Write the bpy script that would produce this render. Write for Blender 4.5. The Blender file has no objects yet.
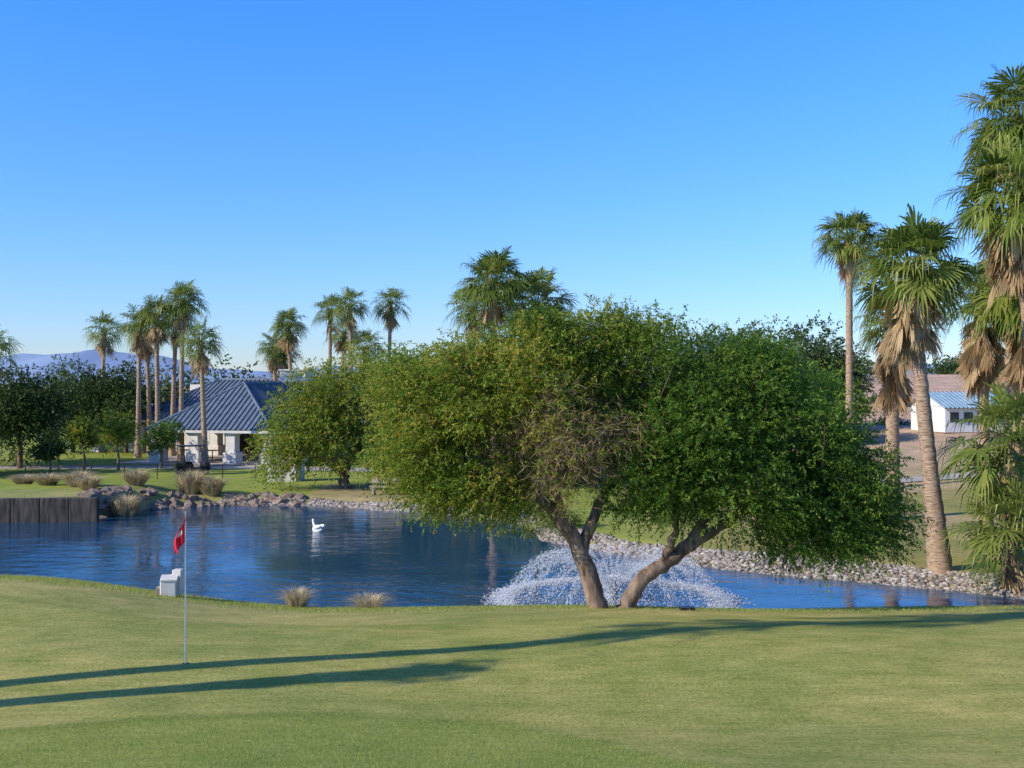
import bpy, math
import numpy as np
from mathutils import Vector
R=np.random.default_rng(7)
scene=bpy.context.scene
# ------------------------------------------------------------------ helpers
class MB:
    def __init__(s): s.v=[];s.f=[];s.n=0
    def add(s,verts,faces,mat=0,tint=0.5,smooth=False):
        verts=np.asarray(verts,float).reshape(-1,3); faces=np.asarray(faces,int)
        m=len(faces)
        t=np.full(m,tint) if np.isscalar(tint) else np.asarray(tint)
        s.v.append(verts); s.f.append((faces+s.n,np.full(m,mat),t,np.full(m,smooth))); s.n+=len(verts)
    def build(s,name,mats,parent=None):
        V=np.concatenate(s.v)
        me=bpy.data.meshes.new(name)
        me.vertices.add(len(V)); me.vertices.foreach_set('co',V.astype(np.float32).ravel())
        loops=[];starts=[];mi=[];ti=[];sm=[];o=0
        for F,m,t,q in s.f:
            k=F.shape[1]; loops.append(F.ravel()); starts.append(o+np.arange(len(F))*k); o+=F.size
            mi.append(m);ti.append(t);sm.append(q)
        loops=np.concatenate(loops);starts=np.concatenate(starts)
        me.loops.add(len(loops)); me.loops.foreach_set('vertex_index',loops.astype(np.int32))
        me.polygons.add(len(starts)); me.polygons.foreach_set('loop_start',starts.astype(np.int32))
        me.update(calc_edges=True)
        me.polygons.foreach_set('material_index',np.concatenate(mi).astype(np.int32))
        me.polygons.foreach_set('use_smooth',np.concatenate(sm).astype(bool))
        a=me.attributes.new('tint','FLOAT','FACE'); a.data.foreach_set('value',np.concatenate(ti).astype(np.float32))
        for m in mats: me.materials.append(m)
        ob=bpy.data.objects.new(name,me); scene.collection.objects.link(ob)
        if parent: ob.parent=parent
        return ob
    def tube(s,P,rad,k=8,mat=0,tint=0.5,cap=True):
        P=np.asarray(P,float); n=len(P); rad=np.broadcast_to(rad,(n,))
        T=np.gradient(P,axis=0); T/=np.linalg.norm(T,axis=1)[:,None]+1e-9
        up=np.array([0,0,1.]) if abs(T[0][2])<.9 else np.array([1.,0,0])
        A=np.cross(T,up); A/=np.linalg.norm(A,axis=1)[:,None]+1e-9
        B=np.cross(T,A)
        an=np.arange(k)/k*2*math.pi
        V=P[:,None]+rad[:,None,None]*(np.cos(an)[None,:,None]*A[:,None]+np.sin(an)[None,:,None]*B[:,None])
        i=np.arange(n-1)[:,None]*k; j=np.arange(k)[None]; j2=(j+1)%k
        F=np.stack([i+j,i+j2,i+k+j2,i+k+j],-1).reshape(-1,4)
        s.add(V.reshape(-1,3),F,mat,tint,True)
    def box(s,c,d,mat=0,rz=0,tint=.5,bev=0.0,rx=0):
        d=np.array(d)/2.; b=bev
        if b<=0: b=min(d)*0.06
        vs=[];idx={}
        for sx in(-1,1):
            for sy in(-1,1):
                for sz in(-1,1):
                    for ax in range(3):
                        p=np.array([sx*(d[0]-b),sy*(d[1]-b),sz*(d[2]-b)]); p[ax]=(sx,sy,sz)[ax]*d[ax]
                        idx[(sx,sy,sz,ax)]=len(vs); vs.append(p)
        q=[];t=[]
        for ax in range(3):
            o=[a for a in range(3) if a!=ax]
            for sg in(-1,1):
                f=[]
                for u,v in((-1,-1),(1,-1),(1,1),(-1,1)):
                    k=[0,0,0];k[ax]=sg;k[o[0]]=u;k[o[1]]=v; f.append(idx[(*k,ax)])
                q.append(f)
            for u in(-1,1):
                for v in(-1,1):
                    k1=[0,0,0];k1[ax]=-1;k1[o[0]]=u;k1[o[1]]=v;k2=list(k1);k2[ax]=1
                    q.append([idx[(*k1,o[0])],idx[(*k2,o[0])],idx[(*k2,o[1])],idx[(*k1,o[1])]])
        for sx in(-1,1):
            for sy in(-1,1):
                for sz in(-1,1): t.append([idx[(sx,sy,sz,a)] for a in range(3)])
        V=np.array(vs)
        cx,sx_=math.cos(rx),math.sin(rx); V=V@np.array([[1,0,0],[0,cx,sx_],[0,-sx_,cx]])
        cz,sz_=math.cos(rz),math.sin(rz); V=V@np.array([[cz,sz_,0],[-sz_,cz,0],[0,0,1]])
        V+=np.array(c)
        s.add(V,q,mat,tint); n=s.n-len(V)
        s.f.append((np.array(t)+n,np.full(8,mat),np.full(8,tint),np.full(8,False)))
def nrm(a): return a/(np.linalg.norm(a,axis=-1,keepdims=True)+1e-9)
def sstep(x,a,b):
    t=np.clip((x-a)/(b-a),0,1); return t*t*(3-2*t)
def mat_new(name):
    m=bpy.data.materials.new(name); m.use_nodes=True; nt=m.node_tree; nt.nodes.clear()
    out=nt.nodes.new('ShaderNodeOutputMaterial'); return m,nt,out
def ramp(nt,cols,pos=None):
    r=nt.nodes.new('ShaderNodeValToRGB'); e=r.color_ramp.elements
    n=len(cols); pos=pos or [i/(n-1) for i in range(n)]
    e[0].position=pos[0];e[0].color=(*cols[0],1);e[1].position=pos[-1];e[1].color=(*cols[-1],1)
    for i in range(1,n-1):
        x=e.new(pos[i]);x.color=(*cols[i],1)
    return r
def leafmat(name,cols,transl=.3,rough=.5):
    m,nt,out=mat_new(name); N=nt.nodes.new;L=nt.links.new
    at=N('ShaderNodeAttribute');at.attribute_name='tint'
    r=ramp(nt,cols);L(at.outputs['Fac'],r.inputs[0])
    p=N('ShaderNodeBsdfPrincipled');p.inputs['Roughness'].default_value=rough;p.inputs['Specular IOR Level'].default_value=.25
    t=N('ShaderNodeBsdfTranslucent');mx=N('ShaderNodeMixShader');mx.inputs[0].default_value=transl
    L(r.outputs[0],p.inputs['Base Color']);
    hs=N('ShaderNodeHueSaturation');hs.inputs['Value'].default_value=1.35;hs.inputs['Hue'].default_value=.49;L(r.outputs[0],hs.inputs['Color']);L(hs.outputs[0],t.inputs['Color'])
    L(p.outputs[0],mx.inputs[1]);L(t.outputs[0],mx.inputs[2]);L(mx.outputs[0],out.inputs[0]);return m
def noisemat(name,cols,scale=8,rough=.8,bump=.3,bdist=.02,stretch=(1,1,1),spec=.3,detail=6,pos=None):
    m,nt,out=mat_new(name); N=nt.nodes.new;L=nt.links.new
    tc=N('ShaderNodeTexCoord');mp=N('ShaderNodeMapping');mp.inputs['Scale'].default_value=stretch
    no=N('ShaderNodeTexNoise');no.inputs['Scale'].default_value=scale;no.inputs['Detail'].default_value=detail
    L(tc.outputs['Object'],mp.inputs[0]);L(mp.outputs[0],no.inputs['Vector'])
    r=ramp(nt,cols,pos or [.3+.4*i/(len(cols)-1) for i in range(len(cols))]);L(no.outputs[0],r.inputs[0])
    p=N('ShaderNodeBsdfPrincipled');p.inputs['Roughness'].default_value=rough;p.inputs['Specular IOR Level'].default_value=spec
    L(r.outputs[0],p.inputs['Base Color'])
    if bump>0:
        b=N('ShaderNodeBump');b.inputs['Strength'].default_value=bump;b.inputs['Distance'].default_value=bdist
        L(no.outputs[0],b.inputs['Height']);L(b.outputs[0],p.inputs['Normal'])
    L(p.outputs[0],out.inputs[0]);return m
# ------------------------------------------------------------------ materials
M={}
M['bark']=noisemat('bark',[(.07,.045,.03),(.2,.14,.1),(.34,.25,.18)],6,.9,.9,.05,(1,1,.35))
M['twig']=leafmat('twig',[(.2,.14,.08),(.34,.26,.14)],.05,.8)
M['leaf_a']=leafmat('leaf_olive',[(.05,.1,.01),(.15,.24,.025),(.28,.35,.045),(.46,.38,.07)],.42)
M['leaf_b']=leafmat('leaf_green',[(.035,.09,.01),(.1,.2,.024),(.25,.35,.05)],.4)
M['leaf_dark']=leafmat('leaf_dark',[(.022,.046,.01),(.048,.09,.02),(.11,.16,.038)],.25)
M['leaf_far']=leafmat('leaf_far',[(.055,.085,.03),(.1,.14,.045),(.18,.2,.08)],.25)
M['palmleaf']=leafmat('palm_leaf',[(.06,.1,.018),(.15,.21,.035),(.34,.37,.09)],.35,.35)
M['palmdead']=leafmat('palm_dead',[(.24,.15,.075),(.42,.29,.15),(.54,.42,.24)],.2,.7)
M['palmtrunk']=noisemat('palm_trunk',[(.18,.11,.075),(.38,.26,.17),(.52,.39,.28)],5,.9,.9,.04,(1,1,5))
M['stone']=leafmat('stone',[(.13,.11,.1),(.31,.27,.23),(.52,.47,.42)],0,.85)
M['boulder']=noisemat('boulder',[(.14,.1,.075),(.34,.26,.2)],3,.9,.6,.05)
M['drygrass']=leafmat('dry_grass',[(.3,.24,.13),(.55,.46,.27),(.7,.62,.42)],.3,.7)
M['blade']=leafmat('grass_blade',[(.18,.24,.04),(.32,.38,.08),(.48,.49,.16)],.4,.6)
M['white']=noisemat('white_stucco',[(.6,.58,.54),(.74,.72,.68)],4,.8,.15)
M['metalwhite']=noisemat('white_paint',[(.7,.7,.68),(.8,.8,.78)],10,.4,0)
M['dark']=noisemat('dark_table_hole_shade',[(.015,.014,.013),(.04,.035,.03)],2,.6,0)  # dark table colour, also used as painted shade for the golf hole
M['glass']=noisemat('window_glass',[(.02,.03,.035),(.04,.05,.06)],1,.08,0,spec=.6)
M['tan']=noisemat('tan_stucco',[(.3,.24,.18),(.4,.33,.26)],3,.85,.1)
M['roof']=noisemat('blue_roof_tile',[(.1,.135,.185),(.17,.21,.27)],1.5,.5,.2)
M['roof2']=noisemat('light_blue_roof',[(.2,.32,.42),(.3,.42,.52)],1.5,.5,.2)
M['wallstone']=noisemat('dark_wall',[(.02,.02,.018),(.07,.06,.05),(.12,.1,.08)],3,.7,.8,.05,(2,2,.3))
M['red']=noisemat('red_cloth',[(.65,.012,.03),(.8,.03,.05)],12,.7,.1)
M['black']=noisemat('black_plastic',[(.015,.015,.018),(.03,.03,.033)],10,.35,0)
M['rubber']=noisemat('rubber',[(.012,.012,.012),(.03,.03,.03)],10,.8,0)
M['path']=noisemat('concrete_path',[(.36,.32,.27),(.5,.45,.39)],1.2,.9,.2)
M['mount']=noisemat('mountain_haze_blue',[(.24,.33,.5),(.3,.4,.56)],.004,1,0,spec=0)  # blue of distance haze is put into the mountain colour
M['feather']=noisemat('white_feather',[(.75,.74,.7),(.85,.84,.8)],20,.7,.2)
M['orange']=noisemat('orange_beak',[(.6,.2,.03),(.7,.28,.05)],20,.4,0)
# ------------------------------------------------------------------ terrain
POND=np.array([(-36,49),(-23.4,50),(-19.6,51.5),(-18.1,54.8),(-15.3,57),(-10.9,57),(-5.5,54.2),(-1,51.8),(.3,48.5),(1.1,44.6),(3.2,40.6),(7,37.4),(10.8,35.1),(13,33.4),(15,32.1),(20,30.3),(26,29),(27,26.8),(20,26.6),(10,27.6),(0,27.8),(-8,28),(-14,28.5),(-22,29),(-36,31)],float)
def sd(x,y):
    P=np.stack([x,y],-1); d=np.full(x.shape,1e9); ins=np.zeros(x.shape,bool)
    n=len(POND)
    for i in range(n):
        a=POND[i];b=POND[(i+1)%n];e=b-a
        w=P-a;t=np.clip((w@e)/(e@e),0,1);dd=np.linalg.norm(w-t[...,None]*e,axis=-1);d=np.minimum(d,dd)
        c=((a[1]>y)!=(b[1]>y))&(x<(b[0]-a[0])*(y-a[1])/(b[1]-a[1]+1e-12)+a[0]); ins^=c
    return np.where(ins,-d,d)
def wob(x,y): return .5*np.sin(x*.9+1.3*np.sin(y*.5))+.5*np.sin(y*1.1+x*.4+2)
def hgt(x,y):
    x=np.asarray(x,float);y=np.asarray(y,float);x,y=np.broadcast_arrays(x,y)
    near=np.interp(y,[-60,0,4,6,8,10,12,14,16,18,20,22.5,25,30],[2.6,2.45,2.0,1.58,1.1,.66,.3,.1,0,-.16,-.38,-.7,-1.08,-1.5])
    near=near+.65*sstep(-x,4,12)*sstep(y,17,24)+.04*np.sin(x*.55+y*.3)
    far=-1.9+.0*x
    far=far+.6*sstep(-x,17,20)*sstep(y,40,48)*(1-sstep(y,57,66))
    far=far+sstep(x,12,38)*np.interp(y,[35,60,95,110,150,300],[0,.3,2.0,2.6,7.2,8])
    b=near+(far-near)*sstep(y,25,33)
    s=sd(x,y)+.25*wob(x,y)*(np.abs(x)<34)*np.where(x<-18.5,0,1)
    bw=np.where(y<32,2.9,1.7); bw=np.where((x<-19)&(y>45),.35,bw)
    w=sstep(s,0,bw); w=np.where(y<32,w**.8,w)
    z=np.where(s>0,-2.38+(b+2.38)*w,-2.38-np.minimum(1.3,-s*.6))
    return z
def H(x,y): return float(hgt(np.array([x]),np.array([y]))[0])
xs=np.concatenate([[-5000,-2500,-1200,-600,-300,-180,-120],np.arange(-90,-45,4),np.arange(-45,40,.35),np.arange(40,90,3),[100,130,180,300,600,1200,2500,5000]])
ys=np.concatenate([[-300,-60,-20],np.arange(-6,6,.5),np.arange(6,27,.2),np.arange(27,62,.35),np.arange(62,160,2),[180,250,400,800,1500,3000,6500]])
X,Y=np.meshgrid(xs,ys); Z=hgt(X,Y)
nx,ny=len(xs),len(ys)
g=MB(); i=np.arange(ny-1)[:,None]*nx;j=np.arange(nx-1)[None]
g.add(np.stack([X,Y,Z],-1).reshape(-1,3),np.stack([i+j,i+j+1,i+nx+j+1,i+nx+j],-1).reshape(-1,4),0,.5,True)
C=np.zeros(X.shape+(3,));
def lay(mask,col):
    global C
    C=C*(1-mask[...,None])+np.array(col)*mask[...,None]
C[:]=(.345,.35,.095)
yb=np.interp(X,[-8,-5.3,-4,-2.1,-.13,.9,1.8,3],[10.3,11.2,12,12.4,12,10.6,8.8,6.5])
lay(1-sstep(Y,yb-.1,yb+.1),(.3,.35,.09))
lay((1-sstep(np.abs(Y-yb),.05,.3)),(.22,.27,.06))
gr2=np.interp(X,[-16,-10,-6,-2,3,8,14],[24.5,21.5,19.8,20.2,21.3,22,21.5])
lay(sstep(Y,gr2,gr2+.35),(.4,.375,.12))
lay((1-sstep(np.abs(Y-gr2),.05,.4))*.6,(.28,.3,.075))
lay(sstep(Y,23.3,24.6)*.5,(.48,.42,.18))
S=sd(X,Y)
farm=sstep(Y,28,33)
lay(farm,(.27,.32,.06))
patch=sstep(np.sin(X*.42+1.7*np.sin(Y*.16))+np.sin(Y*.37+X*.15)+.6*np.sin(X*1.1+Y*.9),-.9,.9)
lay(farm*sstep(X,3,9),(.3,.28,.09))
lay(farm*sstep(X,6,12)*patch*.95,(.46,.35,.19))
lay(farm*sstep(X,13,20)*sstep(Y,62,76),(.48,.35,.24))
lay(farm*sstep(X,20,34)*sstep(Y,85,100),(.55,.38,.28))
lay(farm*(1-sstep(Y,62,68))*(X>-11)*(X<0)*(S<9)*.8,(.38,.29,.17))
lay(farm*(X>-40)*(X<-13)*(1-sstep(Y,58,60))*(S<5)*.5,(.38,.34,.16))
lay(farm*sstep(Y,150,180),(.4,.32,.23))
lay((1-sstep(S,.0,1.3))*(Y>29),(.25,.21,.16))
lay((1-sstep(S,.2,1.6))*(Y<=29),(.28,.26,.09))
lay((S<-.1)*1.0,(.05,.06,.05))
gm,nt,out=mat_new('grass_ground');N=nt.nodes.new;L=nt.links.new
at=N('ShaderNodeAttribute');at.attribute_name='alb'
tc=N('ShaderNodeTexCoord')
def noi(s,d=4,st=None,r=.55):
    n=N('ShaderNodeTexNoise');n.inputs['Scale'].default_value=s;n.inputs['Detail'].default_value=d;n.inputs['Roughness'].default_value=r
    if st:
        mp=N('ShaderNodeMapping');mp.inputs['Scale'].default_value=st;L(tc.outputs['Object'],mp.inputs[0]);L(mp.outputs[0],n.inputs['Vector'])
    else:L(tc.outputs['Object'],n.inputs['Vector'])
    return n
def mulcol(prev,n,lo,hi,a=.3,b=.7):
    r=ramp(nt,[lo,hi],[a,b]);L(n.outputs[0],r.inputs[0]);mx=N('ShaderNodeMixRGB');mx.blend_type='MULTIPLY';mx.inputs[0].default_value=1;L(prev,mx.inputs[1]);L(r.outputs[0],mx.inputs[2]);return mx.outputs[0]
c=at.outputs['Color']
c=mulcol(c,noi(.25,3),(.78,.87,.78),(1.2,1.1,1.1))
c=mulcol(c,noi(1.1,7,None,.7),(.7,.8,.62),(1.3,1.18,1.36))
c=mulcol(c,noi(3.2,3,(.35,2.2,1),.5),(.88,.9,.85),(1.12,1.1,1.15))
n3=noi(26,6,(1,.5,1),.75);c=mulcol(c,n3,(.52,.6,.48),(1.5,1.42,1.52))
n4=noi(110,3);c=mulcol(c,n4,(.66,.68,.66),(1.34,1.32,1.34))
p=N('ShaderNodeBsdfPrincipled');p.inputs['Roughness'].default_value=.85;p.inputs['Specular IOR Level'].default_value=.12
b=N('ShaderNodeBump');b.inputs['Strength'].default_value=.9;b.inputs['Distance'].default_value=.02;L(n3.outputs[0],b.inputs['Height']);L(b.outputs[0],p.inputs['Normal'])
L(c,p.inputs['Base Color']);L(p.outputs[0],out.inputs[0])
go=g.build('ground',[gm])
ca=go.data.attributes.new('alb','FLOAT_COLOR','POINT');ca.data.foreach_set('color',np.concatenate([C.reshape(-1,3),np.ones((C.size//3,1))],1).astype(np.float32).ravel())
# water
wm,nt,out=mat_new('pond_water');N=nt.nodes.new;L=nt.links.new
tc=N('ShaderNodeTexCoord');p=N('ShaderNodeBsdfPrincipled');p.inputs['Base Color'].default_value=(.008,.055,.115,1);p.inputs['Roughness'].default_value=.02;p.inputs['IOR'].default_value=1.34
n1=noi(.8,4,(1,1.8,1),.5);n2=noi(4.5,3,(1,1.7,1));n5=noi(.12,2)
ad=N('ShaderNodeMath');ad.operation='MULTIPLY_ADD';ad.inputs[1].default_value=.22;L(n2.outputs[0],ad.inputs[0]);L(n1.outputs[0],ad.inputs[2])
r5=ramp(nt,[(.2,.2,.2),(1,1,1)],[.4,.62]);L(n5.outputs[0],r5.inputs[0])
b=N('ShaderNodeBump');b.inputs['Distance'].default_value=.075;L(r5.outputs[0],b.inputs['Strength']);L(ad.outputs[0],b.inputs['Height']);L(b.outputs[0],p.inputs['Normal']);L(p.outputs[0],out.inputs[0])
w=MB();w.add([(-45,25.5,-2.3),(30,25.5,-2.3),(30,60,-2.3),(-45,60,-2.3)],[[0,1,2,3]]);w.build('pond_water',[wm])
# ------------------------------------------------------------------ grass blades
def blades(name,x,y,h,wd,mat,lean=.5):
    n=len(x);z=hgt(x,y)-.005;a=R.uniform(0,6.28,n);hh=h*R.uniform(.5,1.2,n);la=R.uniform(0,6.28,n);ll=hh*R.uniform(0,lean,n)
    B=np.stack([x,y,z],-1);W=np.stack([np.cos(a),np.sin(a),0*a],-1)*wd
    T=B+np.stack([np.cos(la)*ll,np.sin(la)*ll,hh],-1)
    V=np.stack([B-W,B+W,T],1).reshape(-1,3);m=MB();m.add(V,np.arange(3*n).reshape(-1,3),0,R.uniform(0,1,n));return m.build(name,[mat])
n=200000;x=R.uniform(-7,4,n);y=R.uniform(7.6,12.6,n);yb=np.interp(x,[-8,-5.3,-4,-2.1,-.13,.9,1.8,3],[10.3,11.2,12,12.4,12,10.6,8.8,6.5])
k=(y<yb+R.normal(0,.05,n));blades('rough_grass',x[k],y[k],.028,.0024,M['blade'],.9)
n=90000;x=R.uniform(-16,15,n);y=22.8+R.beta(3,2,n)*4.2
blades('bank_grass',x,y,.055,.006,M['blade'],.8)
# ------------------------------------------------------------------ trees
def sprays(mb,P,D,Ls,nl,ll,lw,mat,tint,droop=.6,tj=.35,leafdrop=.5):
    n=len(P);j=np.arange(nl);t=(j+.5)/nl
    t=t[None]*Ls[:,None]
    pos=P[:,None]+D[:,None]*t[...,None]; pos[...,2]-=droop*t**2
    rd=nrm(R.normal(size=(n,nl,3)))
    d=D[:,None]*.5+rd*.9; d[...,2]-=leafdrop; d=nrm(d)
    q=nrm(np.cross(d,nrm(R.normal(size=(n,nl,3)))))
    l=ll*R.uniform(.6,1.25,(n,nl,1)); wv=q*lw*R.uniform(.7,1.2,(n,nl,1))
    V=np.stack([pos,pos+d*l*.5+wv,pos+d*l,pos+d*l*.5-wv],2).reshape(-1,3)
    F=np.arange(n*nl*4).reshape(-1,4)
    T=np.clip(tint[:,None]+R.uniform(-tj,tj,(n,nl)),0,1).ravel()
    mb.add(V,F,mat,T)
def tree(name,trunks,lobes,nc,ns,nl,ll,lw,leafm,cr=.45,sl=.45,bare=(),r0=.2,k=6,droop=.6,tb=0,shell=2.4,tlobe=None,rag=0.):
    mb=MB();nodes=[];par=[];trk=[]
    for pts,rads in trunks:
        pts=np.array(pts,float)
        tt=np.linspace(0,len(pts)-1,len(pts)*4);P=np.stack([np.interp(tt,range(len(pts)),pts[:,a]) for a in range(3)],-1)
        for _ in range(3): P[1:-1]=(P[:-2]+P[1:-1]*2+P[2:])/4
        P+=R.normal(0,.015,P.shape); rr=np.interp(tt,range(len(pts)),rads)
        rr[0]*=1.35; rr*=1+R.normal(0,.04,len(rr))
        mb.tube(P,rr,12,0)
        st=len(P)//3
        for a in range(st,len(P)): nodes.append(P[a]);par.append(-1)
    nt0=len(nodes)
    L_=np.array(lobes);w=L_[:,6]/L_[:,6].sum()
    ch=R.choice(len(L_),nc,p=w);d=nrm(R.normal(size=(nc,3)));rr=R.uniform(.12,1,nc)**(1/shell)
    if rag: rr=rr*(1+rag*np.sin(d[:,0]*7+ch*2.1)*np.sin(d[:,2]*6+ch)+rag*R.normal(0,.6,nc).clip(-1.2,1.6))
    Cc=L_[ch,:3]+d*L_[ch,3:6]*rr[:,None]
    root=np.array(nodes).mean(0)
    order=np.argsort(np.linalg.norm(Cc-root,axis=1));Cc=Cc[order];ch=ch[order]
    ctn=[]
    for c0 in Cc:
        NA=np.array(nodes);dd=np.linalg.norm(NA-c0,axis=1)+.35*np.linalg.norm(NA-root,axis=1)
        q=int(np.argmin(dd));a=NA[q];Ld=np.linalg.norm(c0-a);m=max(1,int(Ld/.7))
        for s_ in range(1,m+1):
            f=s_/m;pp=a+(c0-a)*f;pp=pp+R.normal(0,.06*Ld/ m,3)*(f<1);pp[2]+=.12*Ld*math.sin(f*math.pi)
            nodes.append(pp);par.append(q);q=len(nodes)-1
        ctn.append(q)
    NA=np.array(nodes);cnt=np.zeros(len(NA))
    for q in ctn: cnt[q]+=1
    for q in range(len(NA)-1,nt0-1,-1):
        if par[q]>=0:cnt[par[q]]+=cnt[q]
    rad=r0*np.sqrt(np.maximum(cnt,.3)/max(nc*.6,1))
    for q in range(nt0,len(NA)):
        pq=par[q];ra=min(rad[pq] if pq>=nt0 else rad[q]*1.2,rad[q]*1.6)
        if ra<.0035*(1+abs(NA[q][1])/50): continue
        mb.tube([NA[pq],(NA[pq]+NA[q])/2,NA[q]],[ra,(ra+rad[q])/2,rad[q]],5 if ra<.05 else 7,0)
    isb=np.isin(ch,list(bare))
    ct=R.uniform(.05,.85,nc)+tb
    if tlobe is not None: ct=ct+np.array(tlobe)[ch]
    for flag in(False,True):
        I=np.where(isb==flag)[0]
        if not len(I): continue
        rep=np.repeat(I,ns if not flag else int(ns*.75));n=len(rep)
        off=np.clip(R.normal(size=(n,3)),-2,2)*cr*np.array([1,1,.75]);P=Cc[rep]+off
        D=nrm(off)*.7+nrm(Cc[rep]-root)*.5+R.normal(0,.25,(n,3));D=nrm(D)
        Ls=sl*R.uniform(.6,1.3,n)
        if flag:
            k2=R.uniform(size=n)<.36
            sprays(mb,P,D,Ls,5,.3,.006,2,np.full(n,.5),droop,.5,.3)
            P,D,Ls,rep,n=P[k2],D[k2],Ls[k2],rep[k2],int(k2.sum())
        sprays(mb,P,D,Ls,nl,ll,lw,1,ct[rep],droop)
    return mb.build(name,[M['bark'],leafm,M['twig']])
tree('mesquite_tree',[([(1.9,24,H(1.9,24)-.15),(1.78,24,-.5),(1.5,24.05,.35),(1.12,24.1,1.0),(.5,24.2,1.6),(-.3,24.4,2.3)],[.24,.2,.18,.17,.12,.07]),
 ([(1.5,24.05,.3),(1.75,24.3,1.0),(2.2,24.6,1.8),(2.5,24.8,2.8)],[.14,.13,.1,.06]),
 ([(1.12,24.1,1.0),(.9,23.8,1.9),(.4,23.5,2.9)],[.1,.09,.05])],
 [(-1.95,24.6,2.6,1.05,1.3,1.2,1.3),(-1.4,24.4,3.75,1.2,1.6,1.2,1.5),(.2,24.6,3.8,1.5,1.8,1.3,1.6),(1.2,24.8,4.4,1.6,1.8,1.1,1.7),(2.8,25,4.35,1.35,1.6,1.15,1.6),
  (.6,24.3,2.5,1.3,1.3,1.0,1.1),(-1.2,24.2,1.85,.95,1.1,.55,.8),(1.5,23.9,2.9,1.2,1.4,1.1,1.0),(.0,24.3,1.7,.7,.9,.5,.4),(.6,24.3,5.1,.5,.8,.45,.25),(2.2,24.8,5.2,.5,.8,.4,.25),(-2.3,24.6,4.0,.7,.8,.6,.4)],
 560,34,14,.092,.0145,M['leaf_a'],.24,.36,bare=(5,7),r0=.13,droop=.9,rag=.12,tlobe=(.12,.15,.1,-.05,-.1,.1,.05,.1,0,0,0,.1))
tree('mesquite_tree.001',[([(2.45,24.1,H(2.45,24.1)-.15),(2.75,24.1,-.3),(3.3,24.2,.0),(3.95,24.3,.45),(4.4,24.5,1.2),(4.9,24.8,2.2)],[.22,.17,.16,.15,.13,.08]),
 ([(3.95,24.3,.45),(4.8,24.6,.9),(5.8,25,1.6),(6.8,25.3,2.0)],[.12,.11,.08,.05]),
 ([(3.3,24.2,0),(3.6,24,.8),(3.5,23.9,1.9)],[.1,.08,.05])],
 [(3.8,24.0,2.9,1.3,1.5,1.4,1.7),(4.9,24.9,3.55,1.3,1.8,1.25,1.5),(6.3,25.1,2.7,1.5,1.8,1.4,1.6),(7.5,25.3,1.7,1.15,1.5,1.3,1.4),(4.6,24.2,1.9,1.6,1.4,1.0,1.2),(6.4,24.9,1.2,1.8,1.5,1.15,1.6),(3.1,24.0,2.0,.9,1,1.0,.7),(7.8,25.2,.9,1.0,1.2,.8,.8),(5.6,25,4.3,.7,1,.5,.35)],
 540,34,14,.092,.0155,M['leaf_b'],.24,.36,r0=.13,droop=.9,rag=.13)
def dtree(name,x,y,ht,rad,leafm,nc=70,ns=22,nl=7,ll=.2,lw=.045,low=.35,tb=0,ry=None):
    z=H(x,y);ry=ry or rad
    lob=[(x+R.uniform(-.4,.4)*rad,y+R.uniform(-.4,.4)*ry,z+ht*R.uniform(low+.15,.78),rad*.68,ry*.68,ht*R.uniform(.2,.3),1) for _ in range(6)]
    lob.append((x,y,z+ht*.7,rad*.6,ry*.6,ht*.3,1))
    tree(name,[([(x,y,z-.2),(x+.1,y,z+ht*.2),(x-.1,y,z+ht*.5)],[.05*ht*.6,.04*ht*.6,.02*ht*.6])],lob,nc,ns,nl,ll,lw,leafm,rad*.15,rad*.16,r0=.1,tb=tb,rag=.12)
tree('pepper_tree',[([(-9.4,62.5,-2),(-9.7,62.5,-1.2),(-9.2,62.6,-.3),(-8.6,62.8,1)],[.35,.28,.24,.15]),([(-9.4,62.5,-1.4),(-10.3,62.4,-.5),(-11,62.3,.8)],[.2,.18,.1])],
 [(-11.6,62.3,1.9,2.2,2.4,2.1,1.4),(-10.6,62.3,3.3,1.5,2,1.5,.7),(-8.4,62.8,3.0,2.5,2.8,2.3,1.6),(-5.6,63,1.9,2.6,2.5,2.5,1.6),(-9.5,61.5,.8,2.8,2,1.4,1),(-6.2,62,.1,2.2,1.6,1.2,.9),(-12.6,61.8,.3,1.4,1.5,1.5,.7),(-4.6,62,3.6,2.2,2,1.9,1.3),(-3.2,62,.6,2.2,2,2.0,1.3),(-2.2,62,2.8,2.0,2,2.0,1.1),(-6.6,62.8,4.8,1.0,1.2,.8,.4)],
 430,32,8,.19,.036,M['leaf_a'],.45,.6,r0=.2,droop=.8,rag=.15)
k=0
for (x,y,ht,rad,mm,lo) in [(-34.5,77,7.0,3.5,'leaf_dark',.15),(-39.5,80,8.0,4,'leaf_dark',.2),(-38,95,7.6,4,'leaf_dark',.25),(-37.5,70,6.6,3.4,'leaf_dark',.1),(-33,94,7,4.2,'leaf_dark',.2),(-35.5,71,4.5,2.2,'leaf_b',.15)]:
    dtree('ficus_tree'+('' if k==0 else '.%03d'%k),x,y,ht,rad,M[mm],nc=100,ns=26,low=lo,ll=.22,lw=.06);k+=1
k=0
for (x,y,ht,rad,mm) in [(-26.7,74.5,3.9,1.5,'leaf_a'),(-24.6,77,3.7,1.4,'leaf_b'),(-29.6,76,3.6,1.2,'leaf_a'),(-30.7,73,2.6,1.1,'leaf_dark')]:
    dtree('olive_tree'+('' if k==0 else '.%03d'%k),x,y,ht,rad,M[mm],nc=40,ns=20,ll=.15,lw=.038);k+=1
k=0
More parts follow.
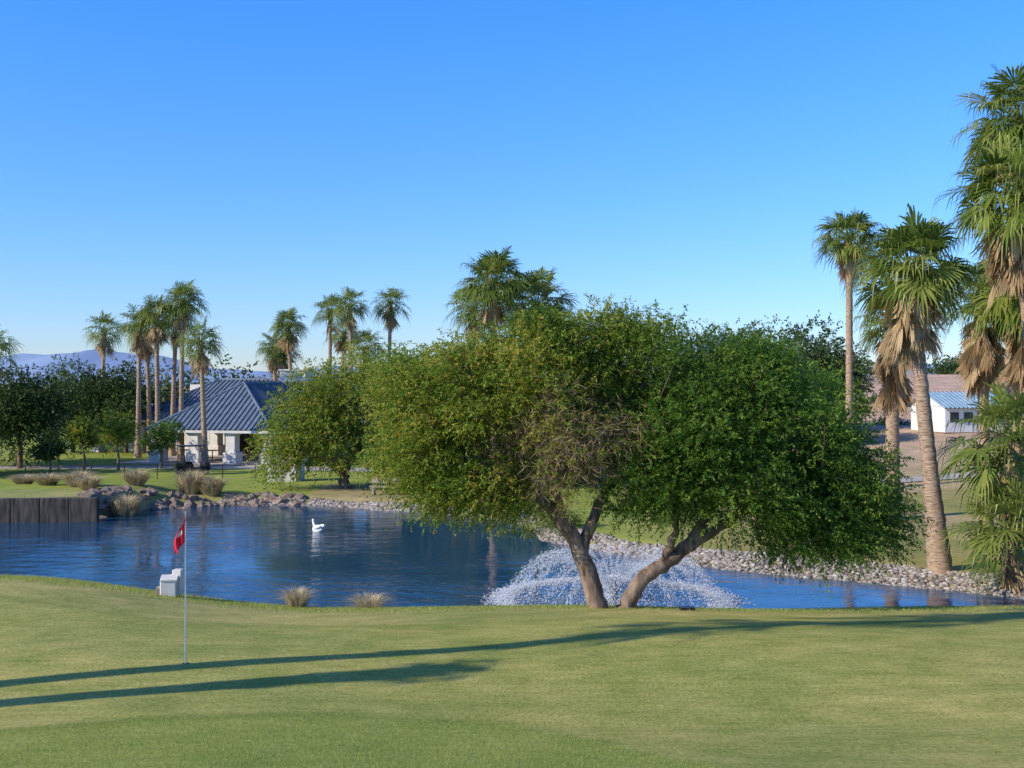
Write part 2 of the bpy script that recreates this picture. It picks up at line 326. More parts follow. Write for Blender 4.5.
for (x,y,ht,rad,mm) in [(22.5,96,8.6,5.0,'leaf_far'),(28,98,8.6,4.0,'leaf_dark'),(24.5,88,6.5,3.4,'leaf_b'),(17,90,7.6,4,'leaf_dark'),(3.5,66,5.2,3.2,'leaf_dark'),(9,68,5.6,3.4,'leaf_dark'),(-1.5,70,5.4,3.4,'leaf_dark'),(14,76,5.6,3.4,'leaf_dark')]:
    dtree('shade_tree'+('' if k==0 else '.%03d'%k),x,y,ht,rad,M[mm],nc=90,ns=26,low=.12,ll=.28,lw=.075);k+=1
# distant tree mass
mb=MB()
def clumps(mb,x,y,z,r,h,mat,n=1600,s=.5):
    nc=34;d=nrm(R.normal(size=(nc,3)));d[:,2]=np.abs(d[:,2])*1.0-.15
    Cc=np.array([x,y,z+h*.38])+d*np.array([r,r,h*.6])*R.uniform(.5,1,(nc,1))
    rep=np.repeat(np.arange(nc),n//nc//5);P=Cc[rep]+R.normal(size=(len(rep),3))*r*.17
    sprays(mb,P,nrm(R.normal(size=P.shape)),np.full(len(P),r*.16),5,s,s*.25,mat,R.uniform(0,.9,nc)[rep],.1)
for q in range(34):
    d=R.uniform(112,145)
    x=-66+q*2.8+R.uniform(-1.5,1.5);clumps(mb,x,d,H(x,d)-.5,R.uniform(4,6),(R.uniform(6,7.6) if x/d<-.32 else R.uniform(7.5,10.)),int(R.uniform()<.6))
for q in range(14):
    d=R.uniform(125,165);x=16+q*1.7+R.uniform(-2,2);clumps(mb,x,d,H(x,d)-.8,R.uniform(4,6.5),R.uniform(8,11.5),int(R.uniform()<.6))
for q in range(18):
    x=52+q*3.2;d=R.uniform(160,200);clumps(mb,x,d,H(x,d)-1,R.uniform(3,5),R.uniform(3,5.5),int(R.uniform()<.4))
for q in range(12):
    x=R.uniform(34,75);d=R.uniform(100,145);clumps(mb,x,d,H(x,d)-.2,R.uniform(.6,1.3),R.uniform(.7,1.4),0,500,.25)
mb.build('background_trees',[M['leaf_far'],M['leaf_dark']])
# ------------------------------------------------------------------ palms
pk=[0]
def palm(base,top,r0,r1,Lp,Lb,nf=46,nseg=20,skirt=12,skl=.9,bend=.0,lowel=122):
    mb=MB();b=np.array(base,float);t=np.array(top,float)
    Lt=t[2]-b[2]
    if Lt>.3:
        n=max(6,int(Lt*5));f=np.linspace(0,1,n);ff=f**(1.5)
        P=np.stack([b[0]+(t[0]-b[0])*ff+bend*np.sin(f*3.14),b[1]+(t[1]-b[1])*ff,b[2]-.3+(Lt+.3)*f],-1)
        rr=r1+(r0-r1)*np.exp(-f*5)+.0; rr=rr*(1+.09*(np.arange(n)%2)+R.normal(0,.03,n)); mb.tube(P,rr,10,0)
        nb=70
        for q in range(nb):
            a=R.uniform(0,6.28);zz=t[2]-R.uniform(0,min(1.3,Lt*.25));f1=(zz-b[2])/Lt
            c0=np.array([b[0]+(t[0]-b[0])*f1**1.5,b[1]+(t[1]-b[1])*f1**1.5,zz]);o=np.array([math.cos(a),math.sin(a),0])
            mb.tube([c0+o*r1*.8,c0+o*(r1+.1)+np.array([0,0,.18])],[.045,.02],4,2,R.uniform(0,1))
    for q in range(nf+skirt):
        dead=q>=nf
        u=(q+.5)/nf
        el=math.radians(84-lowel*(u**.9)+R.uniform(-10,10)) if not dead else math.radians(R.uniform(-88,-55))
        az=q*2.39996+R.uniform(-.3,.3)
        o=np.array([math.cos(az)*math.cos(el),math.sin(az)*math.cos(el),math.sin(el)])
        st=t+np.array([0,0,.05 if not dead else -R.uniform(.1,skl)*min(1,Lt)])+np.array([math.cos(az),math.sin(az),0])*r1*.5
        lp=Lp*R.uniform(.7,1.2)*(.55 if dead else 1)
        mid=st+o*lp*.55;en=st+o*lp;en[2]-=.12*lp*math.cos(el)
        m=2 if dead else 1;tn=R.uniform(.15,.85)
        mb.tube([st,mid,en],[.025,.018,.014],4,m,.8)
        d=nrm(en-mid);d[2]-=.25;d=nrm(d)
        tg=nrm(np.cross(np.array([0,0,1.]),d)+R.normal(0,.3,3));nn=np.cross(d,tg)
        A=np.linspace(-2.0,2.0,nseg)+R.normal(0,.04,nseg)
        if dead:A*=.45
        lb=Lb*R.uniform(.8,1.2,nseg)*(1-.25*np.abs(A)/2.0)
        sd_=np.cos(A)[:,None]*d+np.sin(A)[:,None]*tg+nn*(.22*np.abs(np.sin(A)))[:,None]
        wd=Lb*.036
        side=nrm(-np.sin(A)[:,None]*d+np.cos(A)[:,None]*tg)
        p0=en+sd_*0.02;pm=en+sd_*(lb*.5)[:,None];pm[:,2]-=.06*lb
        pq=en+sd_*(lb*.75)[:,None];pq[:,2]-=.2*lb*R.uniform(.6,1.2,nseg)
        pt=en+sd_*(lb*.9)[:,None];pt[:,2]-=(.6 if not dead else .2)*lb*R.uniform(.5,1.25,nseg)
        V=np.stack([p0-side*.006,p0+side*.006,pm+side*wd,pm-side*wd,pq+side*wd*.5,pq-side*wd*.5,pt],1).reshape(-1,3)
        bI=np.arange(nseg)[:,None]*7
        T=np.clip(tn+R.uniform(-.25,.25,nseg),0,1)
        n0=mb.n
        mb.add(V,bI+np.array([[0,1,2,3]]),m,T);
        mb.f.append((n0+bI+np.array([[3,2,4,5]]),np.full(nseg,m),T,np.full(nseg,False)))
        mb.f.append((n0+bI+np.array([[5,4,6]]),np.full(nseg,m),T,np.full(nseg,False)))
    nm='fan_palm' if pk[0]==0 else 'fan_palm.%03d'%pk[0]
    pk[0]+=1
    return mb.build(nm,[M['palmtrunk'],M['palmleaf'],M['palmdead']])
def pl(x,y,zt,dx=0,dy=0,**k):
    a=dict(r0=.34,r1=.18,Lp=1.0,Lb=.95);a.update(k);return palm((x,y,H(x,y)),(x+dx,y+dy,zt),**a)
pl(13.6,34.9,7.6,dx=-.95,r0=.42,r1=.2,nf=54,skirt=36,skl=1.3,Lp=1.0,Lb=1.1,bend=-.15,nseg=24)
pl(18.4,60,11.9,r0=.3,r1=.17,nf=50,Lp=1.0,Lb=1.1,skirt=12)
pl(16.6,48,6.6,r0=.4,r1=.26,skirt=80,nf=38,skl=2.6)
pl(18.1,42,7.1,dx=-.2,r1=.18,nf=46,skirt=60,skl=2.0,Lp=1.15)
pl(20.0,41,13.8,dx=-1.0,nf=56,Lp=1.3,Lb=1.3,skirt=18)
pl(18.2,37.8,10.4,dx=-.9,nf=56,Lp=1.3,Lb=1.3,skirt=30,skl=1.4,nseg=24)
pl(19.6,40,7.4,dx=-.8,nf=52,Lp=1.2,Lb=1.2,skirt=60,skl=2)
pl(20.6,45,8.6,dx=.0,nf=50,Lp=1.1,Lb=1.1,skirt=40,skl=1.6,r1=.17)
pl(23.5,52,8.4,skirt=20);pl(27,58,8.2,skirt=16)
pl(15.7,34.2,2.2,Lp=1.3,Lb=1.2,nf=38,skirt=10,r0=.3,r1=.22)
pl(15.1,33.3,-.5,Lp=1.0,Lb=1.0,nf=34,skirt=8,r0=.28,r1=.22)
pl(17.6,36,1.2,Lp=1.1,Lb=1.1,nf=34,skirt=10,r0=.28,r1=.22)
for (px,yy,d) in [(102,328,105),(138,322,88),(158,312,84),(181,298,84),(150,330,92),(205,338,78),(172,318,90),(292,322,95),(330,308,100),(352,303,96),(388,300,98),(370,345,90),(285,350,98),(-6,345,70),(340,330,104),(275,345,96)]:
    x=(px-512)/1100*d;zt=4-(yy-384)/1100*d-.3
    pl(x,d,zt,dx=R.uniform(-.4,.4),Lp=1.0*R.uniform(.85,1.2),Lb=1.1*R.uniform(.85,1.1),nf=int(R.uniform(32,48)),nseg=14,skirt=int(R.uniform(6,18)),r0=.32,r1=.155)
pl(-1.0,60,9.4,nf=56,Lp=1.2,Lb=1.2,skirt=10,r1=.16);pl(1.4,62,8.4,nf=56,Lp=1.3,Lb=1.2,skirt=10,r1=.16);pl(-2.4,68,8.6,skirt=10,r1=.16)
# palms standing left of the viewpoint (their shadows cross the green)
pl(-14.9,10.2,14.3,dx=-.2,Lp=.8,Lb=.8,nf=26,r0=.2,r1=.1,skirt=4)
pl(-17.5,9.0,18.2,dx=.3,Lp=.9,Lb=.9,nf=30,r0=.26,r1=.16,skirt=4)
pl(-14.4,10.6,11.0,dx=-.1,Lp=.8,Lb=.75,nf=18,r0=.2,r1=.12,skirt=2)
pl(-14.2,9.1,8.6,dx=-.1,Lp=.25,Lb=.3,nf=12,r0=.4,r1=.2,skirt=0)
pl(-16.4,8.0,9.4,dx=.5,Lp=.3,Lb=.35,nf=12,r0=.3,r1=.12,skirt=0)
def shrub(name,x,y,s,n=20):
    o=palm((x,y,H(x,y)),(x,y,H(x,y)+.15),.1,.1,.9*s,.8*s,nf=n,nseg=16,skirt=0,lowel=80);o.name=name
shrub('palmetto_shrub',.7,46.4,1.2);shrub('palmetto_shrub.001',1.9,45.0,.9);shrub('palmetto_shrub.002',-.4,50.3,.8)
# ------------------------------------------------------------------ stones
import bmesh
bm=bmesh.new();bmesh.ops.create_icosphere(bm,subdivisions=1,radius=1)
IV=np.array([v.co for v in bm.verts]);IF=np.array([[v.index for v in f.verts] for f in bm.faces]);bm.free()
def stones(name,P,size,mat,tint=None,flat=.6):
    m=MB();n=len(P)
    V=IV[None]*(1+R.normal(0,.13,(n,len(IV),1)))
    V=V*(size[:,None,None]*np.stack([R.uniform(.7,1.3,n),R.uniform(.7,1.3,n),np.full(n,flat)*R.uniform(.7,1.2,n)],-1)[:,None])
    a=R.uniform(0,6.28,n);c,s=np.cos(a)[:,None],np.sin(a)[:,None]
    V=np.stack([V[...,0]*c-V[...,1]*s,V[...,0]*s+V[...,1]*c,V[...,2]],-1)+P[:,None]
    F=(IF[None]+(np.arange(n)*len(IV))[:,None,None]).reshape(-1,3)
    T=np.repeat(np.clip(R.normal(.5,.28,n),0,1),len(IF));m.add(V.reshape(-1,3),F,0,T,size.mean()<.15);return m.build(name,[mat])
def alongshore(i0,i1,n,a,b):
    seg=POND[i0:i1+1];l=np.r_[0,np.cumsum(np.linalg.norm(np.diff(seg,axis=0),axis=1))];t=R.uniform(0,l[-1],n)
    x=np.interp(t,l,seg[:,0]);y=np.interp(t,l,seg[:,1]);k=np.searchsorted(l,t)-1;k=np.clip(k,0,len(seg)-2);e=nrm((seg[1:]-seg[:-1])[k])
    nn=np.stack([-e[:,1],e[:,0]],-1);o=R.uniform(a,b,n);x=x+nn[:,0]*o;y=y+nn[:,1]*o
    return np.stack([x,y,hgt(x,y)+.02],-1)
P=alongshore(8,16,7500,-.25,1.5);stones('shore_cobbles',P,R.uniform(.04,.12,len(P)),M['stone'])
P=alongshore(4,8,3600,-.25,1.1);stones('shore_cobbles.001',P,R.uniform(.05,.14,len(P)),M['stone'])
P=alongshore(2,5,130,-.2,1.7);stones('boulders',P,R.uniform(.12,.42,len(P)),M['boulder'],flat=.75)
P=alongshore(5,8,40,-.2,1.2);stones('boulders.001',P,R.uniform(.12,.26,len(P)),M['boulder'],flat=.75)
# ------------------------------------------------------------------ ornamental grasses
def tuft(name,x,y,h,r,n=700,mat='drygrass',wd=.008):
    m=MB();z=H(x,y);a=R.uniform(0,6.28,n);rr=np.sqrt(R.uniform(0,1,n))
    B=np.stack([x+np.cos(a)*rr*r*.35,y+np.sin(a)*rr*r*.35,np.full(n,z-.03)],-1)
    hh=h*R.uniform(.5,1.15,n);o=np.stack([np.cos(a),np.sin(a),0*a],-1)
    Mi=B+o*(rr*r*.35)[:,None]+np.array([0,0,1])*(hh*.7)[:,None];T=B+o*(rr*r*.95)[:,None]+np.array([0,0,1])*(hh*(1-.25*rr))[:,None]
    s=np.stack([-np.sin(a),np.cos(a),0*a],-1)*wd
    V=np.stack([B-s,B+s,Mi+s,Mi-s,T],1).reshape(-1,3);b=np.arange(n)[:,None]*5;t=R.uniform(0,1,n)
    m.add(V,b+np.array([[0,1,2,3]]),0,t);m.f.append((b+np.array([[3,2,4]]),np.full(n,0),t,np.full(n,False)));m.build(name,[M[mat]])
T=[(-4.95,25.3,.5,.5),(-3.3,25.4,.42,.6),(-18.6,52.8,1.4,1.1),(-17.2,59,1.4,1.3),(-22.5,57,.9,1.2),(-19.8,58,.9,1),(-24.5,58,.7,1.1),(-21.2,55,.8,.9),(-29,59,.6,1.2),(-16,58.6,1.1,1.1),(-26.6,60,.6,1.0)]
for q,(x,y,h,r) in enumerate(T): tuft('ornamental_grass'+('' if q==0 else '.%03d'%q),x,y,h,r,450 if q<2 else 700,wd=.006 if q<2 else .016)
# ------------------------------------------------------------------ retaining wall, fence
m=MB()
for q in range(15):
    x=-37.5+q*1.28-.0; y=50.05+ (x+23.4)*.075
    m.box((x,y,-1.95),(1.27,.34,1.5),0,.075,tint=.5,bev=.03)
m.build('retaining_wall',[M['wallstone']])
m=MB();
for q in range(16):
    x=-46+q*2.0;y=67+.1*q;z=H(x,y);m.tube([(x,y,z-.1),(x,y,z+.9)],.03,6,0)
for zz in(.45,.86): m.tube([(-46+q*2.,67+.1*q,H(-46+q*2.,67+.1*q)+zz) for q in range(16)],.018,5,0)
m.build('rail_fence',[M['black']])
m=MB();xx=np.linspace(-46,-8,60);yc=78+.02*(xx+30)-3*sstep(xx,-22,-8)
V=np.concatenate([np.stack([xx,yc-1.7,0*xx-1.885],-1),np.stack([xx,yc+1.7,0*xx-1.885],-1)]);i=np.arange(59);m.add(V,np.stack([i,i+1,i+61,i+60],-1),0);m.build('cart_path',[M['path']])
m=MB();t=np.linspace(0,1,90);cx=9+36*t;cy=57+6*np.sin(t*3.0)+6*t;o=np.linspace(-1.2,1.2,7)
PX=cx[:,None]+0*o;PY=cy[:,None]+o[None]
i=np.arange(89)[:,None]*7;j=np.arange(6)[None];m.add(np.stack([PX,PY,hgt(PX,PY)+.05],-1).reshape(-1,3),np.stack([i+j,i+7+j,i+8+j,i+1+j],-1).reshape(-1,4),0,.5,True);m.build('cart_path.001',[M['path']])
# ------------------------------------------------------------------ clubhouse
club=bpy.data.objects.new('clubhouse',None);scene.collection.objects.link(club);club.location=(-22.9,88,-1.9);club.rotation_euler=(0,0,math.radians(-14))
def roofface(m,pts,sp=.42):
    pts=np.array(pts,float);n=len(pts);m.add(pts,[list(range(n))],0)
    nn=nrm(np.cross(pts[1]-pts[0],pts[2]-pts[1]));
    if nn[2]<0:nn=-nn
    e=nrm(np.cross(np.array([0,0,1.]),nn));s=np.cross(nn,e);u=pts@e;v=pts@s;o=nn*(pts[0]@nn)
    for uu in np.arange(u.min()+.1,u.max(),sp):
        c=[]
        for a in range(n):
            b=(a+1)%n
            if (u[a]-uu)*(u[b]-uu)<0: c.append(v[a]+(v[b]-v[a])*(uu-u[a])/(u[b]-u[a]))
        if len(c)>=2:
            m.tube([e*uu+s*min(c)+o+nn*.02,e*uu+s*max(c)+o+nn*.02],.075,6,0)
def hip(name,x0,x1,y0,y1,ze,zr,inx,iny,axis):
    m=MB()
    A,B,C_,D=(x0,y0,ze),(x1,y0,ze),(x1,y1,ze),(x0,y1,ze)
    if axis=='x':
        yc=(y0+y1)/2;E=(x0+inx,yc,zr);F=(x1-inx,yc,zr)
        fs=[[A,B,F,E],[B,C_,F],[C_,D,E,F],[D,A,E]]
    else:
        xc=(x0+x1)/2;E=(xc,y0+iny,zr);F=(xc,y1-iny,zr)
        fs=[[A,B,E],[B,C_,F,E],[C_,D,F],[D,A,E,F]]
    for f in fs: roofface(m,f)
    m.tube([E,F],.14,8,0)
    for p,q in ((A,E),(D,F if axis=='y' else E),(B,E if axis=='y' else F),(C_,F)): m.tube([p,q],.12,8,0)
    m.build(name,[M['roof']],club)
    m=MB();m.box(((x0+x1)/2,(y0+y1)/2,ze-.13),(x1-x0-.1,y1-y0-.1,.22),0);m.build(name+'_fascia',[M['white']],club)
hip('main_roof',-11,9.2,3,17,2.9,6.3,5.0,0,'x')
hip('porch_roof',-2.6,7.6,-7.2,10,2.55,6.0,0,5.5,'y')
m=MB();m.box((-1.5,10,1.35),(17,12,2.7),0);m.build('walls',[M['tan']],club)
m=MB();m.box((-12.6,9,1.9),(5,9,3.8),0);m.box((-12.6,9,3.9),(5.3,9.3,.25),0);m.build('flat_wing',[M['white']],club)
m=MB()
for q in range(5): m.box((-9+q*1.5,3.98,1.25),(1.1,.06,1.9),0)
m.box((2,3.95,1.2),(9,.08,2.3),0)
m.build('windows',[M['glass']],club)
m=MB()
for x_ in(-9.9,-8.25,-6.75,-5.25,-3.75,-2.3): m.box((x_,3.93,1.3),(.14,.08,2.2),0)
m.build('window_mullions',[M['metalwhite']],club)
m=MB()
for (x_,y_) in((-2,-6.5),(1.1,-6.5),(4.1,-6.5),(7.0,-6.5),(-2,-2),(7.0,-2),(-2,2),(7.0,2)):
    m.box((x_,y_,1.2),(.75,.75,2.4),0);m.box((x_,y_,.45),(1.05,1.05,.9),0);m.box((x_,y_,2.27),(.95,.95,.18),0)
for x_ in(-14.5,-10.3): m.box((x_,4.1,1.2),(.8,.8,2.4),0)
m.build('columns',[M['white']],club)
m=MB();m.box((2.4,8,6.55),(2.4,1.6,1.0),0);m.box((2.4,8,7.1),(2.6,1.8,.14),0);m.box((-9,12,5.2),(1.6,1.4,1.3),0);m.build('chimney',[M['white']],club)
m=MB();m.box((1.8,-1,.02),(13,14,.1),0);m.build('patio_slab',[M['path']],club)
m=MB();m.box((2,3.2,.5),(6,.6,1.0),0)
for q in range(4): m.tube([(-1.5+q*2.,-3,0.05),(-1.5+q*2.,-3,.75)],.04,6,0);m.tube([(-1.5+q*2.,-3,.75),(-1.5+q*2.,-3,.8)],.5,12,0)
m.build('patio_tables',[M['dark']],club)
cot=bpy.data.objects.new('cottage',None);scene.collection.objects.link(cot);cot.location=(38.0,94,H(38.0,94)-.1);cot.rotation_euler=(0,0,math.radians(12))
m=MB();m.box((0,0,1.1),(5.6,5,2.2),0);m.add([(-2.8,-2.5,2.2),(-2.8,2.5,2.2),(-2.8,0,3.2)],[[0,1,2]],0);m.add([(2.8,-2.5,2.2),(2.8,2.5,2.2),(2.8,0,3.2)],[[0,1,2]],0);m.build('walls',[M['metalwhite']],cot)
m=MB();roofface(m,[(-3.2,-3.1,2.05),(3.2,-3.1,2.05),(3.2,0,3.35),(-3.2,0,3.35)],.4);roofface(m,[(-3.2,3.1,2.05),(3.2,3.1,2.05),(3.2,0,3.35),(-3.2,0,3.35)],.4);m.build('roof',[M['roof2']],cot)
m=MB();
for x_ in(-1.9,-.6,1.9): m.box((x_,-2.52,1.3),(.8,.06,.8),0)
m.box((.7,-2.52,.95),(.85,.06,1.8),0);m.build('windows_and_door',[M['glass']],cot)
m=MB();z=H(-13.6,66);m.box((-13.9,66.5,z+.68),(1.75,.25,1.36),0);m.box((-13.05+.12,67.3,z+.85),(.2,1.6,1.7),0);m.box((-13.9,66.5,z+1.4),(1.85,.35,.08),0);m.build('white_screen_wall',[M['white']])
# ------------------------------------------------------------------ golf carts
def cart(name,x,y,rz,body):
    e=bpy.data.objects.new(name,None);scene.collection.objects.link(e);e.location=(x,y,H(x,y)+.01);e.rotation_euler=(0,0,rz)
    m=MB();m.box((0,0,.38),(2.2,1.1,.2),0,bev=.05);m.box((.85,0,.6),(.5,1.1,.4),0,bev=.12);m.box((-.35,0,.58),(.7,1.1,.3),0,bev=.05);m.box((-.95,0,.65),(.4,1.05,.35),0,bev=.05);m.build('body',[body],e)
    m=MB();m.box((-.3,0,.8),(.5,1.0,.14),0,bev=.05);m.box((-.58,0,1.05),(.12,1.0,.4),0,bev=.05);m.build('seat',[M['black']],e)
    m=MB();m.box((-.1,0,1.88),(1.7,1.15,.07),0,bev=.03);m.build('canopy',[body],e)
    m=MB()
    for sy in(-.5,.5): m.tube([(.9,sy,.75),(.6,sy,1.86)],.02,6,0);m.tube([(-.8,sy,.75),(-.8,sy,1.86)],.02,6,0)
    m.tube([(.62,.25,.75),(.35,.25,1.0)],.02,6,0)
    m.build('canopy_posts',[M['black']],e)
    m=MB()
    for sx in(.75,-.75):
        for sy in(-.5,.5): m.tube([(sx,sy-.09,.22),(sx,sy-.08,.22),(sx,sy+.08,.22),(sx,sy+.09,.22)],[.08,.22,.22,.08],16,0)
    m.build('wheels',[M['rubber']],e)
cart('golf_cart',-20.8,71.5,.5,M['black']);cart('golf_cart.001',-15.9,79.5,-.3,M['metalwhite']);cart('golf_cart.002',-13.4,80,.2,M['black'])
# ------------------------------------------------------------------ flag
fx,fy=-4.6,15.5;fz=H(fx,fy)
fl=bpy.data.objects.new('golf_flag',None);scene.collection.objects.link(fl);fl.location=(fx,fy,fz)
m=MB();m.tube([(0,0,-.08),(0,0,1.2),(0,0,2.13)],[.011,.010,.008],8,0);m.tube([(0,0,2.12),(0,0,2.15)],[.014,.006],8,0);m.build('pole',[M['metalwhite']],fl)
m=MB();nu,nv=30,36;U,Vv=np.meshgrid(np.linspace(0,1,nu),np.linspace(0,1,nv))
px_=.05*(1-Vv)*U-U*(.03+.16*np.sin(np.clip(Vv,0,1)*2.3)**1.1)
py_=.03*np.sin(U*13+Vv*2)*U**.5*(.4+Vv);pz_=2.12-Vv*(.38+.14*U)-U*.07-.015*np.sin(U*9)
i=np.arange(nv-1)[:,None]*nu;j=np.arange(nu-1)[None];F=np.stack([i+j,i+j+1,i+nu+j+1,i+nu+j],-1).reshape(-1,4)
uf=((F[:,0]%nu)/nu);vf=(F[:,0]//nu)/nv;V=np.stack([px_,py_,pz_],-1).reshape(-1,3)
mk=(((uf-.45)/.22)**2+((vf-.55)/.1)**2<1);m.add(V,F[~mk],0,.5,True);m.add(V,F[mk],1,.5,True);m.build('cloth',[M['red'],M['metalwhite']],fl)
m=MB();m.tube([(fx,fy,fz+.002),(fx,fy,fz+.004)],[.054,.001],20,0);m.build('golf_hole_disc',[M['dark']])  # flat dark disc on the grass; its colour stands in for shade inside the cup
m=MB();x,y=-7.65,24.5;z=H(x,y);m.box((x,y,z+.18),(.34,.3,.4),0,.2,bev=.02);m.box((x+.02,y,z+.4),(.37,.34,.05),0,.2,rx=.2,bev=.01);m.box((x+.15,y+.22,z+.28),(.22,.2,.56),0,-.1,bev=.02);m.box((x-.2,y-.05,z+.1),(.1,.22,.22),1,.2,bev=.01);m.build('utility_box',[M['white'],M['tan']])
m=MB();x,y=-6.7,58.5;z=H(x,y);m.box((x,y,z+.45),(1.7,.45,.09),0,-.15);m.box((x,y+.2,z+.75),(1.7,.07,.3),0,-.15)
for s_ in(-.65,.65): m.box((x+s_,y,z+.2),(.12,.4,.42),0,-.15)
m.build('park_bench',[M['tan']])
m=MB();z=H(3.75,23.6);m.box((3.75,23.6,z+.03),(.3,.22,.1),0,.1);m.build('valve_box',[M['black']])
# ------------------------------------------------------------------ swan
m=MB();sx,sy,sz=0,0,0
f=np.linspace(0,1,14);P=np.stack([sx+(f-.5)*.95,0*f+sy,sz+.12+.10*f**3],-1);m.tube(P,.21*np.sin(np.clip(f*.96+.02,0,1)*math.pi)**.6+.004,14,0)
for s_ in(-1,1):
    P=np.stack([sx+(f-.35)*.75,sy+s_*(.12+.05*np.sin(f*3.1)),sz+.22+.14*f**1.5],-1);m.tube(P,.12*np.sin(np.clip(f*.95+.03,0,1)*math.pi)**.6+.003,10,0)
t=np.linspace(0,1,16);P=np.stack([sx-.36-.04*np.sin(t*2.6)+.06*np.sin(t*5.0),0*t+sy,sz+.15+.42*t],-1);m.tube(P,.1-.045*t,10,0)
h=P[-1];m.tube([h+[.05,0,-.02],h+[.02,0,.02],h+[-.05,0,.015],h+[-.11,0,-.015]],[.02,.06,.055,.02],10,0)
m.tube([h+[-.10,0,-.01],h+[-.15,0,-.03],h+[-.21,0,-.05]],[.024,.018,.008],8,1)
o=m.build('swan',[M['feather'],M['orange']]);o.location=(-8.3,47,-2.33);o.scale=(.72,.72,.85);o.rotation_euler=(0,0,-.75)
# ------------------------------------------------------------------ fountain
fm,nt,out=mat_new('spray_water');N=nt.nodes.new;L=nt.links.new
p=N('ShaderNodeBsdfPrincipled');p.inputs['Base Color'].default_value=(.93,.95,.97,1);p.inputs['Roughness'].default_value=.3
t_=N('ShaderNodeBsdfTranslucent');t_.inputs[0].default_value=(.93,.96,1,1);mx=N('ShaderNodeMixShader');mx.inputs[0].default_value=.5
L(p.outputs[0],mx.inputs[1]);L(t_.outputs[0],mx.inputs[2]);L(mx.outputs[0],out.inputs[0])
fc=np.array([2.95,32.2,-2.3]);m=MB()
OV=np.array([(1,0,0),(-1,0,0),(0,1,0),(0,-1,0),(0,0,1),(0,0,-1)],float);OF=np.array([(0,2,4),(2,1,4),(1,3,4),(3,0,4),(2,0,5),(1,2,5),(3,1,5),(0,3,5)])
def drops(P,D,s,el=2.2):
    n=len(P);D=nrm(D);A=nrm(np.cross(D,np.array([.3,.2,.9])));B=np.cross(D,A)
    V=P[:,None]+OV[None,:,0:1]*D[:,None]*s[:,None,None]*el+OV[None,:,1:2]*A[:,None]*s[:,None,None]+OV[None,:,2:3]*B[:,None]*s[:,None,None]
    m.add(V.reshape(-1,3),(OF[None]+(np.arange(n)*6)[:,None,None]).reshape(-1,3),0,.5,True)
for (n,Rd,Hh,js,jw) in((13000,3.25,1.3,26,.018),(4000,3.0,1.1,60,.05),(3500,1.9,.95,18,.03)):
    j=R.integers(0,js,n);a=j/js*6.283+R.normal(0,jw,n)+.1;t=R.beta(1.1,1.1,n)
    rr=Rd*t*(1+R.normal(0,.02,n)*(.4+t));zz=4*Hh*t*(1-t)*(1+R.normal(0,.045,n))
    P=fc+np.stack([np.cos(a)*rr,np.sin(a)*rr,np.abs(zz)],-1);D=np.stack([np.cos(a)*Rd,np.sin(a)*Rd,4*Hh*(1-2*t)],-1)
    drops(P,D,R.uniform(.003,.009,n)*(.8+.6*t),3.5)
n=9000;a=R.uniform(0,6.283,n);rr=3.25+R.normal(0,.16,n);drops(fc+np.stack([np.cos(a)*rr,np.sin(a)*rr,np.abs(R.normal(0,.05,n))],-1),R.normal(size=(n,3)),R.uniform(.008,.022,n),1.2)
n=4000;a=R.uniform(0,6.283,n);rr=3.25+R.normal(0,.3,n);P=fc+np.stack([np.cos(a)*rr,np.sin(a)*rr,.012+0*a],-1)
drops(P,np.tile([0,0,1.],(n,1)),R.uniform(.02,.06,n),.15)
n=2500;a=R.uniform(0,6.283,n);rr=R.uniform(.2,2.6,n);drops(fc+np.stack([np.cos(a)*rr,np.sin(a)*rr,.012+0*a],-1),np.tile([0,0,1.],(n,1)),R.uniform(.01,.045,n),.15)
n=2500;drops(fc+R.normal(size=(n,3))*np.array([.12,.12,0])+np.stack([0*np.arange(n),0*np.arange(n),R.uniform(0,.7,n)],-1),np.tile([0,0,1.],(n,1)),R.uniform(.006,.018,n))
m.build('fountain',[fm])
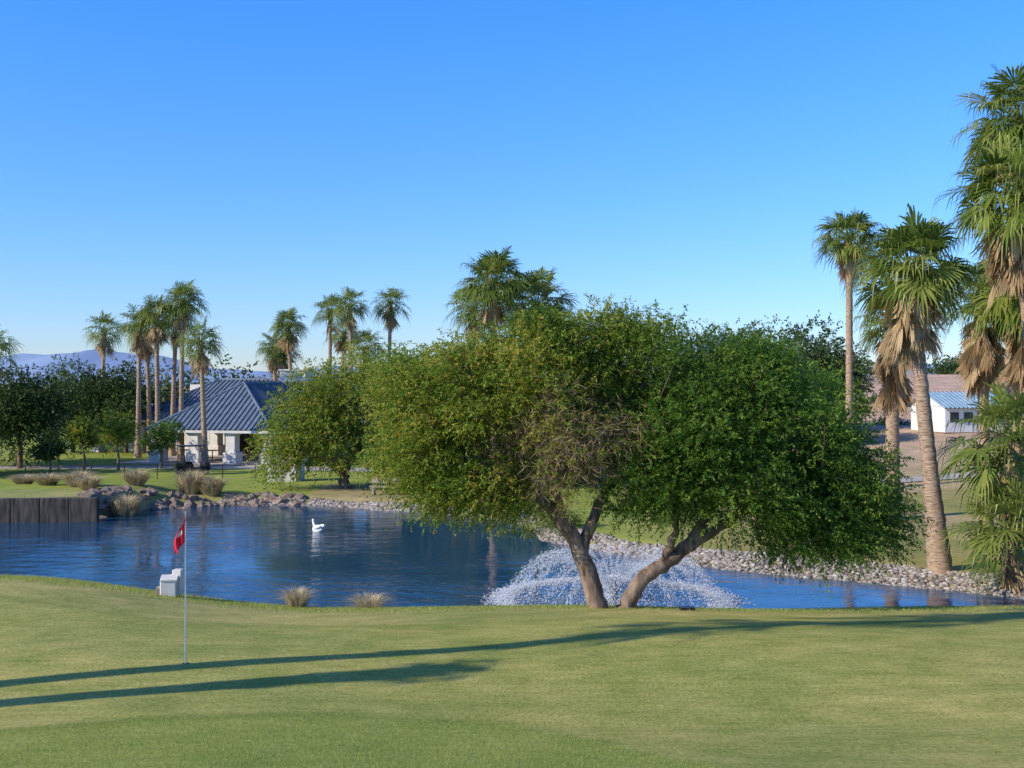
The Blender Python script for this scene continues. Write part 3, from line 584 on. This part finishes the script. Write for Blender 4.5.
# ------------------------------------------------------------------ mountains
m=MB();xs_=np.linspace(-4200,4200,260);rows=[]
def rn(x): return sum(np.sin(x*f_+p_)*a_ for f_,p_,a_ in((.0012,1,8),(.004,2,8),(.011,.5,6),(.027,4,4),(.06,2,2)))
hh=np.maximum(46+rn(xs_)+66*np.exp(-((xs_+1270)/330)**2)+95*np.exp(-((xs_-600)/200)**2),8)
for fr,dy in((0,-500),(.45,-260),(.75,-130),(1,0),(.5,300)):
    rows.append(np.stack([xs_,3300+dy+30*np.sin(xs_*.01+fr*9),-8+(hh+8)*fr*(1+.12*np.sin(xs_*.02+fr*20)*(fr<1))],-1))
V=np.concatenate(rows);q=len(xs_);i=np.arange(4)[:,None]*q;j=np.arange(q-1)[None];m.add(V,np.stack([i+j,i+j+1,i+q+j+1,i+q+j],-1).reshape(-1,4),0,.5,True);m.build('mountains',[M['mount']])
# ------------------------------------------------------------------ light, sky, camera
el=math.radians(30);hd=nrm(np.array([-.9,-.436]));sv=Vector((hd[0]*math.cos(el),hd[1]*math.cos(el),math.sin(el)))
sl=bpy.data.lights.new('sun','SUN');sl.energy=5;sl.angle=math.radians(.5);sl.color=(1,.9,.73);so=bpy.data.objects.new('sun',sl);scene.collection.objects.link(so)
so.rotation_euler=sv.to_track_quat('Z','Y').to_euler()
wd=bpy.data.worlds.new('World');scene.world=wd;wd.use_nodes=True;nt=wd.node_tree;bg=nt.nodes['Background'];N=nt.nodes.new;L=nt.links.new
sky=N('ShaderNodeTexSky');sky.sky_type='NISHITA';sky.sun_disc=False;sky.sun_elevation=el;sky.sun_rotation=math.atan2(hd[0],hd[1])
sky.air_density=1.0;sky.dust_density=.1;sky.ozone_density=2.0
tc=N('ShaderNodeTexCoord');sp=N('ShaderNodeSeparateXYZ');L(tc.outputs['Generated'],sp.inputs[0])
rp=ramp(nt,[(.64,.75,1.1),(.6,.8,1.25),(.48,.87,1.55),(.34,.96,1.95),(.42,.74,1.3),(.44,.72,1.2)],[0,.05,.16,.34,.55,1]);L(sp.outputs[2],rp.inputs[0])
mx=N('ShaderNodeMixRGB');mx.blend_type='MULTIPLY';mx.inputs[0].default_value=1;L(sky.outputs[0],mx.inputs[1]);L(rp.outputs[0],mx.inputs[2])
L(mx.outputs[0],bg.inputs[0]);bg.inputs[1].default_value=.15
cam=bpy.data.cameras.new('camera');co=bpy.data.objects.new('camera',cam);scene.collection.objects.link(co);co.location=(0,0,4);co.rotation_euler=(math.radians(90),0,0)
cam.lens=38.67;cam.sensor_width=36;cam.clip_end=12000;cam.clip_start=.1;scene.camera=co
scene.view_settings.view_transform='Standard';scene.view_settings.look='None';scene.view_settings.exposure=0
